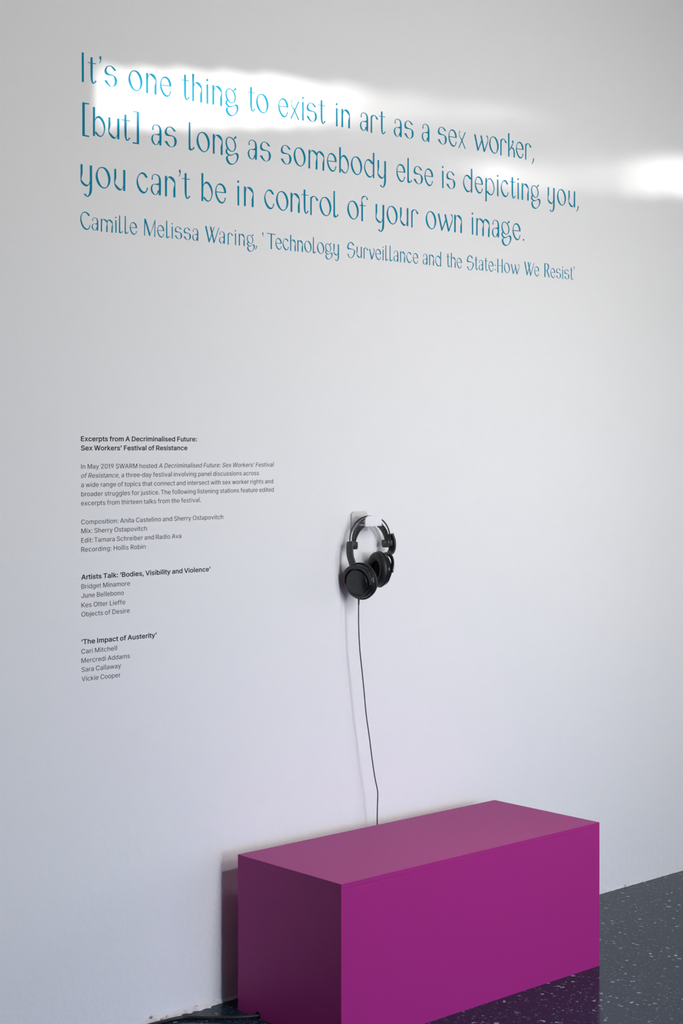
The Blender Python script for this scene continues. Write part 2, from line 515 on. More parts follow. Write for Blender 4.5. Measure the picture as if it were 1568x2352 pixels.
def arm(pts):
    bm = bmesh.new()
    sweep(bm, catmull(pts, 8), rrect(0.0085, 0.026, 0.003), up=(0, 1, 0))
    return link('yoke_arm', bm, M_plas, hp, True)
arm([(3.4215,-0.040,1.3065),(3.4165,-0.043,1.285),(3.4125,-0.050,1.262),(3.4135,-0.060,1.237)])
arm([(3.5900,-0.040,1.3240),(3.5960,-0.043,1.304),(3.5915,-0.048,1.2830),(3.5770,-0.055,1.2680),(3.5520,-0.063,1.2640)])

def cup(pad_c, axis, R, yh):
    """axis points outwards (away from the ear); pad_c = centre of the pad's ear face"""
    M = frame(pad_c, axis)
    root = None
    bm = bmesh.new()     # housing with a raised domed cap
    r = R*0.93
    lathe(bm, [(0, 0.012), (r*0.8, 0.012), (r, 0.0165), (r*1.01, 0.022), (r*0.985, 0.0265), (r*0.90, 0.029), (r*0.82, 0.0295), (r*0.80, 0.0275), (r*0.74, 0.0275), (r*0.735, 0.034), (r*0.70, 0.0375), (r*0.45, 0.0405), (0, 0.042)], M)
    hs = link('ear_cup', bm, M_gloss, hp, True)
    bm = bmesh.new()     # ear pad: a soft ring
    prof = []
    for i in range(14):
        t = 2*PI*i/14
        prof.append((R*0.735 + R*0.265*math.cos(t)*(1.0 if math.cos(t) > 0 else 1.0), 0.0070+0.0130*math.sin(t)))
    lathe(bm, prof, M, closed=True)
    link('ear_pad', bm, M_pad, hp, True)
    bm = bmesh.new()     # seam bead round the pad
    lathe(bm, [(R*0.985+0.0022*math.cos(2*PI*i/8), 0.0135+0.0013*math.sin(2*PI*i/8)) for i in range(8)], M, closed=True)
    link('pad_seam', bm, M_pad, hp, True)
    bm = bmesh.new()     # foam disc inside the ring
    lathe(bm, [(0, 0.0085), (R*0.6, 0.0085), (R*0.6, 0.0125), (0, 0.0125)], M)
    link('speaker_foam', bm, M_foam, hp, False)
    bm = bmesh.new()     # C-shaped yoke over the cup
    pth = [M @ Vector((R*0.86*math.cos(math.radians(-8+196*i/32)), R*0.86*math.sin(math.radians(-8+196*i/32)), 0.0305+(yh-0.0305)*max(0.0, math.sin(math.radians(-8+196*i/32))))) for i in range(33)]
    ax = M.to_3x3() @ Vector((0, 0, 1))
    sweep(bm, pth, rrect(0.0125, 0.0055, 0.002), up=ax)
    link('yoke', bm, M_gloss, hp, True)
    return M, hs
ML, hsL = cup((3.4529, -0.0620, 1.1880), (-0.965, -0.25, -0.09), 0.0560, 0.0345)
MR, hsR = cup((3.5080, -0.0600, 1.2190), (0.965, -0.22, -0.03), 0.0545, 0.0420)
# raised bar on the left cap
bm = bmesh.new()
vs = box(bm, -0.011, 0.011, -0.0016, 0.0016, 0.0400, 0.0424)
bmesh.ops.transform(bm, matrix=ML @ Matrix.Rotation(math.radians(52), 4, 'Z') @ Matrix.Translation((-0.006, 0.006, 0)), verts=bm.verts[:])
o = link('cup_mark', bm, M_plas, hp)
# strain relief and hanging cable
bm = bmesh.new()
sweep(bm, [Vector((3.4360, -0.063, 1.146)), Vector((3.4352, -0.063, 1.136)), Vector((3.4343, -0.063, 1.1150))], circ(0.0036, 12), scale=lambda t: (1.0-0.35*t, 1.0-0.35*t))
link('strain_relief', bm, M_rubber, hp, True)
bm = bmesh.new()
path = catmull([(3.4343,-0.063,1.1250),(3.4342,-0.063,1.1154),(3.4347,-0.063,1.0479),(3.4392,-0.063,0.9814),(3.4483,-0.063,0.9144),(3.4574,-0.063,0.8472),(3.4657,-0.063,0.7799),(3.4783,-0.064,0.7074),(3.4881,-0.066,0.6386),(3.4989,-0.067,0.5812),(3.5082,-0.068,0.5436),(3.5107,-0.067,0.5244),(3.5138,-0.062,0.4844),(3.5229,-0.052,0.4332),(3.530,-0.046,0.34),(3.54,-0.044,0.20),(3.55,-0.044,0.06),(3.57,-0.044,0.012),(3.63,-0.044,0.0025)], 8)
sweep(bm, path, circ(0.00165, 10))
link('headphone_cable', bm, M_rubber, hp, True)

# ------------------------------------------------------------------ lettering
FONT = {",":[188,[[38,-119,68,71,137,71,84,-119]]],"-":[453,[[337,244,337,188,114,188,114,244]]],".":[188,[[95,-4,83,-3,73,1,63,9,55,18,51,29,50,41,51,53,55,64,63,73,73,81,83,85,95,87,107,85,118,81,128,73,135,64,140,53,141,41,140,29,135,18,128,9,118,1,107,-3]]],"0":[453,[[227,-7,191,-3,158,7,130,24,105,48,85,77,69,113,61,138,55,164,51,192,49,222,48,254,49,286,51,316,55,344,61,370,69,395,85,431,106,461,130,484,159,502,191,512,227,516,262,512,295,502,323,484,348,461,368,431,384,395,392,370,398,344,402,316,404,286,405,254,404,222,402,192,398,164,392,138,384,113,368,77,348,48,323,24,295,7,263,-3],[227,50,250,52,271,60,290,74,306,92,320,116,330,144,338,176,342,213,344,254,342,295,338,332,330,365,320,393,306,416,290,435,271,449,250,457,227,460,203,457,182,449,163,435,147,416,134,393,123,365,115,332,111,295,109,254,111,213,115,176,123,144,134,116,147,92,163,74,182,60,203,52]]],"1":[270,[[198,0,198,509,150,509,45,430,45,368,133,432,133,0]]],"2":[453,[[64,0,64,47,234,229,282,282,311,327,316,341,319,356,320,371,319,389,315,405,308,419,298,431,287,441,273,449,258,455,241,458,224,460,205,458,188,454,172,447,159,438,148,427,139,413,132,398,128,381,127,362,66,362,68,391,75,418,86,442,102,464,121,482,143,496,168,507,196,513,225,516,254,513,281,507,306,497,328,482,346,465,361,445,372,423,379,398,381,372,380,354,377,336,371,318,336,259,267,180,153,60,153,57,389,57,389,0]]],"9":[453,[[226,516,256,513,285,506,310,494,333,478,352,458,368,434,380,408,387,378,389,347,387,322,382,296,373,270,315,168,200,0,130,0,301,248,307,248,287,221,257,202,218,195,188,197,161,203,137,214,116,229,98,247,83,269,72,294,66,321,64,352,66,382,73,411,85,436,101,459,120,479,143,494,168,506,196,513],[226,460,207,459,190,454,174,446,160,435,148,423,138,407,131,390,127,372,125,352,127,331,131,313,138,295,148,280,160,268,174,257,190,250,207,245,226,243,245,245,263,249,279,257,293,267,305,280,314,295,322,312,326,330,327,350,326,371,322,390,314,407,305,422,293,435,279,446,263,454,245,459]]],":":[188,[[95,-4,83,-3,73,1,63,9,55,18,51,29,50,41,51,53,55,64,63,73,73,81,83,85,95,87,107,85,118,81,128,73,135,64,140,53,141,41,140,29,135,18,128,9,118,1,107,-3],[95,271,83,272,73,277,63,284,55,294,51,304,50,316,51,328,55,339,63,349,73,356,83,360,95,362,107,360,118,356,128,349,135,339,140,328,141,316,140,304,135,294,128,284,118,277,107,272]]],"A":[480,[[16,0,201,509,276,509,463,0,395,0,287,302,264,372,232,478,245,478,213,371,191,302,85,0],[110,142,110,199,370,199,370,142]]],"B":[456,[[60,0,60,509,241,509,274,507,304,501,329,491,350,477,367,461,381,442,390,421,396,398,398,374,397,353,393,336,387,320,378,307,368,295,356,286,315,267,315,262,331,260,347,254,363,245,378,234,391,220,402,203,411,184,416,161,418,136,416,111,410,88,400,67,386,48,368,31,344,18,317,8,284,2,247,0],[125,57,245,57,281,60,309,67,330,80,344,96,353,115,355,137,354,153,350,169,342,184,333,197,320,209,306,218,289,225,269,229,248,231,125,231],[125,285,238,285,256,287,273,290,288,296,302,304,314,314,323,326,330,340,335,355,336,372,333,393,326,412,313,429,294,442,270,449,240,452,125,452]]],"C":[510,[[267,-7,242,-6,217,-2,194,5,171,13,150,25,131,39,113,55,97,73,82,93,70,115,59,140,51,166,45,193,41,223,40,254,41,285,45,315,51,343,59,369,70,393,82,415,97,436,113,454,131,470,150,484,171,495,194,504,217,510,242,514,267,516,293,514,317,511,340,504,362,496,383,485,402,471,419,456,435,438,448,418,459,397,467,373,473,348,408,348,404,365,397,380,389,395,380,407,369,418,357,428,315,449,267,456,237,453,209,445,184,432,161,414,141,391,125,364,113,332,106,295,103,254,106,213,113,177,125,145,141,117,161,94,184,76,210,63,237,56,267,53,315,60,357,81,369,90,380,102,389,114,397,128,404,144,408,160,473,160,467,135,459,112,448,91,435,71,420,53,402,38,383,24,363,13,341,5,317,-2,293,-6]]],"D":[502,[[219,0,96,0,96,57,215,57,254,60,288,68,318,81,343,99,363,122,379,149,390,181,397,216,399,255,397,294,390,329,379,361,364,388,344,410,320,428,291,441,258,449,221,452,93,452,93,509,225,509,254,507,281,504,307,498,331,489,353,478,373,465,391,450,407,432,421,413,433,391,444,367,451,342,457,315,460,286,462,255,460,224,457,195,451,168,443,142,433,119,421,97,406,77,390,60,371,44,351,31,328,20,303,11,277,5,249,1],[125,509,125,0,60,0,60,509]]],"E":[419,[[60,0,60,509,372,509,372,452,125,452,125,286,355,286,355,229,125,229,125,57,375,57,375,0]]],"F":[410,[[60,0,60,509,369,509,369,452,125,452,125,278,346,278,346,221,125,221,125,0]]],"H":[517,[[60,0,60,509,125,509,125,289,392,289,392,509,457,509,457,0,392,0,392,232,125,232,125,0]]],"I":[185,[[60,0,60,509,125,509,125,0]]],"J":[396,[[185,-7,159,-5,135,0,113,7,93,19,75,33,60,50,48,70,40,92,35,118,33,145,33,173,98,173,98,145,100,117,108,93,122,74,139,61,160,53,185,50,209,53,230,61,248,74,261,93,269,117,272,145,272,509,336,509,336,145,335,118,330,92,321,70,309,50,294,33,276,19,256,7,235,0,211,-5]]],"K":[467,[[104,145,104,216,139,261,174,303,212,344,364,509,448,509,231,276,228,276],[60,0,60,509,125,509,125,334,124,225,125,193,125,0],[372,0,188,259,228,309,449,0]]],"L":[393,[[60,0,60,509,125,509,125,57,361,57,361,0]]],"M":[628,[[60,0,60,509,152,509,277,187,287,159,299,123,311,84,322,49,307,49,318,83,330,121,342,158,352,187,476,509,568,509,568,0,504,0,504,291,504,327,505,369,506,413,507,457,513,457,498,409,482,363,467,322,456,291,342,0,286,0,170,291,159,321,145,361,129,408,112,457,119,457,120,416,121,372,122,328,122,291,122,0]]],"O":[533,[[267,-7,241,-6,217,-2,194,5,171,13,150,25,131,39,113,55,97,73,82,93,70,115,59,140,51,166,45,193,41,223,40,254,41,285,45,315,51,343,59,369,70,393,82,415,97,436,113,454,131,470,150,484,171,495,194,504,217,510,241,514,267,516,293,514,317,510,340,504,363,495,384,484,403,470,421,454,437,436,451,415,464,393,474,369,482,343,488,315,492,285,493,254,492,223,488,193,482,166,474,140,464,115,451,93,437,73,421,55,403,39,384,25,363,13,340,5,317,-2,293,-6],[267,53,296,55,324,63,349,76,372,94,392,116,408,144,420,176,428,213,430,254,428,295,420,332,408,365,392,392,372,415,349,433,324,446,296,453,267,456,237,453,210,445,184,433,161,415,142,392,125,364,113,332,106,295,103,254,106,213,113,176,125,144,142,117,161,94,184,76,210,63,237,55]]],"R":[449,[[60,0,60,509,236,509,273,506,305,500,333,489,356,473,376,455,390,433,401,408,407,381,409,352,407,323,401,296,390,271,376,250,356,232,333,217,305,206,273,200,236,198,96,198,96,255,234,255,258,256,280,260,298,267,313,276,325,287,334,300,340,316,344,333,345,352,344,371,340,389,334,405,325,419,313,430,298,440,279,446,258,451,233,452,125,452,125,0],[353,0,230,229,303,229,428,0]]],"S":[447,[[224,-9,188,-7,156,-1,128,9,102,23,81,40,64,60,51,83,42,109,38,137,104,137,108,118,114,102,123,88,136,76,150,66,166,59,185,53,204,50,224,49,246,50,267,54,286,60,303,69,317,79,329,92,338,106,344,122,346,139,344,154,340,168,332,179,322,189,310,197,296,205,245,222,184,239,145,253,112,269,86,289,67,313,56,341,52,372,54,400,62,425,75,448,92,468,113,484,138,498,165,508,195,514,227,516,259,514,289,508,316,498,340,484,360,468,377,449,390,427,398,403,401,378,337,378,332,402,320,421,302,437,280,449,254,456,225,459,204,457,185,454,167,448,152,440,139,430,129,418,121,405,117,391,115,376,117,359,122,345,131,334,142,324,155,315,169,308,212,293,264,279,312,264,359,238,372,226,384,213,395,198,402,180,407,161,408,139,406,112,399,87,386,64,370,43,349,25,323,11,294,0,261,-7]]],"T":[449,[[32,452,32,509,417,509,417,452,257,452,257,0,193,0,193,452]]],"V":[480,[[204,0,16,509,84,509,192,206,215,137,248,31,235,31,267,138,290,206,395,509,463,509,278,0]]],"W":[686,[[155,0,16,509,82,509,163,196,175,145,187,94,197,40,189,40,200,94,211,145,224,196,306,509,380,509,462,196,474,145,486,94,497,40,488,40,499,94,510,145,523,196,603,509,670,509,530,0,455,0,368,323,351,391,336,475,350,475,335,395,318,323,230,0]]],"a":[389,[[160,-9,137,-7,115,-3,94,5,76,15,60,29,48,45,38,63,32,84,30,108,32,128,36,146,43,161,53,174,64,184,78,193,125,211,178,220,234,227,265,235,271,240,274,246,276,255,276,257,275,272,272,285,267,297,260,307,251,315,240,322,227,327,212,330,196,331,178,330,163,327,149,322,137,316,127,309,118,301,100,274,41,291,51,313,64,331,79,346,95,358,114,368,133,375,194,384,239,379,255,375,271,369,286,360,300,350,312,336,322,320,330,301,335,278,337,251,337,0,277,0,277,52,272,52,252,25,242,16,229,8,215,1,199,-4,181,-7],[170,45,192,47,211,51,228,59,242,68,254,80,263,93,270,108,274,122,276,138,276,190,259,182,231,176,200,171,175,168,134,159,122,153,112,147,103,139,97,130,93,118,92,105,93,93,96,82,102,72,109,64,119,57,130,52]]],"b":[424,[[229,-8,208,-7,189,-3,172,4,159,12,147,21,138,31,118,59,112,59,112,0,53,0,53,509,114,509,114,319,118,319,137,346,147,355,158,364,171,373,188,379,207,383,229,384,259,382,287,374,313,361,335,342,354,320,370,293,381,261,388,227,390,189,388,151,381,116,370,84,355,57,336,34,313,16,288,3,260,-6],[220,47,242,49,262,55,279,66,294,80,306,97,316,117,323,139,327,163,328,189,327,215,323,239,316,261,307,281,295,298,280,311,262,322,243,328,220,330,198,328,178,322,161,312,147,299,134,282,125,263,118,241,114,216,113,189,114,162,118,138,125,115,135,95,147,78,162,65,179,55,198,49]]],"c":[396,[[207,-8,174,-5,144,3,117,16,93,35,72,58,56,85,44,116,37,150,34,187,37,225,44,260,56,291,72,318,93,341,117,360,144,374,174,382,207,384,260,377,305,356,340,322,362,277,303,262,290,289,270,311,242,325,207,330,184,328,163,321,145,310,130,296,118,278,108,258,102,236,98,212,96,187,98,163,102,139,108,117,118,97,130,80,145,66,163,55,184,49,207,46,243,52,271,66,292,89,304,117,363,102,357,86,350,70,341,56,306,21,261,-1]]],"d":[424,[[195,-8,165,-6,137,3,111,16,89,34,70,57,55,84,43,116,36,151,34,189,36,227,43,261,55,293,70,320,89,342,112,361,137,374,165,382,196,384,218,383,237,379,253,373,267,364,278,355,287,346,306,319,311,319,311,509,372,509,372,0,313,0,313,59,307,59,287,31,277,21,266,12,252,4,236,-3,217,-7],[205,47,226,49,246,55,263,65,278,78,290,95,299,115,306,138,310,162,312,189,310,216,306,241,300,263,290,282,278,299,263,312,246,322,227,328,205,330,182,328,162,322,145,311,130,298,118,281,108,261,102,239,98,215,96,189,98,163,102,139,109,117,118,97,130,80,145,66,162,55,182,49]]],"e":[404,[[212,-8,177,-5,145,3,117,16,92,35,72,58,56,85,44,116,37,150,34,187,36,224,44,258,55,290,71,317,91,340,115,359,142,373,172,382,205,384,226,383,246,380,266,374,285,366,303,355,319,341,334,324,347,305,357,282,365,256,370,227,371,194,371,169,75,169,75,221,338,221,310,202,308,226,304,248,298,269,288,286,277,301,263,314,246,323,227,328,205,330,183,328,164,323,146,313,131,301,119,286,109,270,102,251,97,231,96,211,96,178,98,151,102,127,110,106,121,88,135,73,151,61,169,53,190,48,212,46,254,53,265,58,276,65,285,73,294,82,300,93,306,105,365,91,358,72,348,55,335,39,320,26,302,14,283,4,261,-3,237,-7]]],"f":[254,[[228,379,228,327,6,327,6,379],[81,0,81,432,82,452,87,470,96,486,107,499,120,510,135,519,152,525,169,529,187,530,222,527,243,521,227,468,215,472,195,474,178,472,164,468,154,460,147,449,143,435,142,419,142,0]]],"g":[425,[[207,-151,180,-149,156,-146,134,-140,114,-132,97,-122,82,-110,70,-97,59,-84,51,-69,101,-41,122,-66,131,-74,142,-82,154,-88,169,-93,187,-96,207,-97,236,-95,261,-87,282,-75,298,-58,308,-34,311,-6,311,68,306,68,287,41,277,32,266,23,252,16,236,10,217,6,195,5,165,7,138,14,113,27,90,43,71,65,55,90,43,120,36,154,34,191,36,229,43,263,55,293,71,320,90,342,112,361,138,374,166,382,196,384,218,383,237,379,253,373,267,365,279,356,288,346,308,319,313,319,313,379,372,379,372,-9,370,-40,363,-67,350,-90,334,-109,314,-124,291,-136,265,-144,237,-149],[205,59,227,61,246,66,264,75,278,87,290,103,300,121,307,142,311,166,312,193,311,219,307,242,300,264,291,283,279,299,264,312,247,322,227,328,205,330,182,328,163,322,145,312,130,298,118,282,109,262,102,241,98,218,96,193,98,167,102,144,109,123,118,104,131,88,145,76,163,66,183,61]]],"h":[410,[[114,227,114,0,53,0,53,509,114,509,114,287,102,287,116,319,132,344,152,362,175,374,200,382,227,384,252,383,275,377,295,369,313,356,328,340,341,321,350,298,355,271,357,240,357,0,296,0,296,235,293,263,286,286,273,304,256,318,235,326,210,329,192,328,176,324,161,317,147,308,136,297,126,283,119,266,115,248]]],"i":[167,[[53,0,53,379,114,379,114,0],[84,443,73,444,63,448,54,455,47,463,43,472,41,483,43,494,47,504,54,512,63,518,73,522,84,524,95,522,105,518,114,512,121,504,125,494,126,483,125,472,121,463,114,455,105,448,95,444]]],"j":[167,[[53,379,114,379,114,-30,112,-52,108,-72,102,-90,92,-106,80,-119,65,-129,47,-137,27,-141,4,-143,-10,-143,-10,-87,2,-87,18,-85,31,-80,40,-72,47,-61,51,-46,53,-29],[83,443,72,444,62,448,53,455,47,463,42,472,41,483,42,494,47,504,53,512,62,518,72,522,83,524,95,522,105,518,114,512,120,504,125,494,126,483,125,472,120,463,114,455,105,448,95,444]]],"k":[381,[[110,137,110,212,121,212,284,379,360,379,184,199,177,199],[53,0,53,509,114,509,114,0],[294,0,148,186,191,229,372,0]]],"l":[176,[[57,0,57,535,119,535,119,0]]],"m":[610,[[53,0,53,379,112,379,112,295,108,295,114,314,122,331,132,346,144,358,158,368,172,376,187,382,203,385,219,386,245,383,268,375,287,361,303,342,314,320,321,295,312,295,318,312,326,329,337,343,350,356,364,366,381,375,398,381,417,385,437,386,458,385,478,380,497,372,514,361,529,346,541,328,550,307,555,283,557,255,557,0,496,0,496,254,493,279,485,298,473,313,456,323,438,329,419,330,402,329,387,326,374,320,363,312,353,302,345,290,340,277,336,263,335,247,335,0,274,0,274,260,272,280,265,297,253,311,238,322,220,328,199,330,185,329,171,326,158,320,145,312,135,302,126,289,119,274,115,257,114,238,114,0]]],"n":[410,[[114,227,114,0,53,0,53,379,112,379,112,287,102,287,116,319,132,344,152,362,175,374,200,382,227,384,252,383,275,377,295,369,313,356,328,340,341,321,350,298,355,271,357,240,357,0,296,0,296,235,293,263,286,286,273,304,256,318,235,326,210,329,192,328,176,324,161,317,147,308,136,297,126,283,119,266,115,248]]],"o":[415,[[207,-8,174,-5,144,3,117,16,93,35,72,58,56,85,44,116,37,150,34,187,37,225,44,260,56,291,72,318,93,341,117,360,144,374,174,382,207,384,241,382,271,374,299,360,323,341,343,318,359,291,371,260,379,225,381,187,379,150,371,116,359,85,343,58,323,35,299,16,271,3,241,-5],[207,46,231,49,252,55,270,66,285,80,298,97,307,117,314,139,318,163,319,187,318,212,314,236,307,258,298,278,285,296,270,310,252,321,231,328,207,330,184,328,163,321,145,310,130,296,118,278,108,258,102,236,98,212,96,187,98,163,102,139,108,117,118,97,130,80,145,66,163,55,184,49]]],"p":[424,[[53,-143,53,379,112,379,112,319,118,319,137,346,147,355,158,364,171,373,188,379,207,383,229,384,259,382,287,374,313,361,335,342,354,320,370,293,381,261,388,227,390,189,388,151,381,116,370,84,355,57,336,34,313,16,288,3,260,-6,229,-8,208,-7,189,-3,173,4,159,12,147,21,138,31,118,59,114,59,114,-143],[220,47,242,49,262,55,279,66,294,80,306,97,316,117,323,139,327,163,328,189,327,215,323,239,316,261,307,281,295,298,280,311,262,322,243,328,220,330,198,328,178,322,161,312,147,299,134,282,125,263,118,241,114,216,113,189,114,162,118,138,125,115,135,95,147,78,162,65,179,55,198,49]]],"r":[259,[[53,0,53,379,112,379,112,321,115,321,124,339,137,354,152,367,171,377,191,383,213,385,229,384,243,384,243,322,230,324,207,326,190,324,174,321,159,315,146,306,135,296,126,284,119,269,115,254,114,237,114,0]]],"s":[365,[[182,-8,157,-7,133,-3,112,3,93,12,76,24,62,38,50,54,41,73,36,94,94,107,101,87,111,72,124,60,141,52,160,47,181,45,206,47,227,53,244,62,258,74,265,88,268,103,266,115,262,126,254,136,243,144,229,150,212,155,149,170,118,180,92,192,72,208,58,227,50,249,47,274,49,295,55,314,65,332,79,347,95,360,115,370,137,378,161,383,187,384,212,383,234,379,254,372,271,363,286,352,299,339,309,324,318,308,324,290,268,277,262,291,254,304,243,316,228,325,210,331,187,333,166,331,147,326,131,317,119,305,111,292,109,277,110,264,115,253,124,243,136,235,152,229,172,223,229,209,261,200,287,187,306,171,320,153,328,131,331,107,329,85,323,65,312,47,298,31,281,18,260,6,236,-2,210,-7]]],"t":[227,[[204,379,204,327,6,327,6,379],[65,471,126,471,126,98,127,83,130,70,136,61,144,55,156,51,170,50,185,51,202,54,213,2,192,-3,168,-4,138,-1,113,7,92,21,77,41,68,64,65,93]]],"u":[410,[[182,-5,158,-3,135,2,115,11,97,23,82,39,69,59,60,82,54,109,53,139,53,379,114,379,114,144,116,117,124,94,137,75,154,61,175,53,200,50,218,51,234,55,249,62,263,71,274,83,283,97,290,113,295,132,296,153,296,379,357,379,357,0,298,0,298,92,307,92,294,60,277,35,257,17,234,5,209,-3]]],"v":[389,[[163,0,17,379,84,379,165,155,187,87,206,21,184,21,203,87,224,155,305,379,371,379,226,0]]],"w":[567,[[138,0,23,379,87,379,133,214,154,137,175,41,165,41,186,135,206,214,252,379,316,379,362,214,382,136,402,41,391,41,413,135,434,214,480,379,545,379,429,0,368,0,319,172,305,225,291,280,277,338,291,338,277,280,263,225,248,172,199,0]]],"x":[379,[[21,0,171,218,171,171,29,379,100,379,147,306,179,253,207,206,175,206,202,253,233,306,282,379,352,379,209,169,209,214,358,0,287,0,231,85,200,136,173,182,205,182,178,136,148,85,91,0]]],"y":[389,[[47,-139,61,-86,71,-87,104,-89,113,-86,122,-81,130,-74,138,-64,145,-51,151,-36,163,-1,17,379,84,379,165,155,187,87,206,21,184,21,202,87,224,155,305,379,371,379,204,-58,177,-107,165,-119,153,-128,139,-136,125,-141,109,-144,91,-145,65,-143]]],"‘":[177,[[52,318,104,509,151,509,121,318]]],"’":[177,[[52,318,82,509,151,509,98,318]]]}
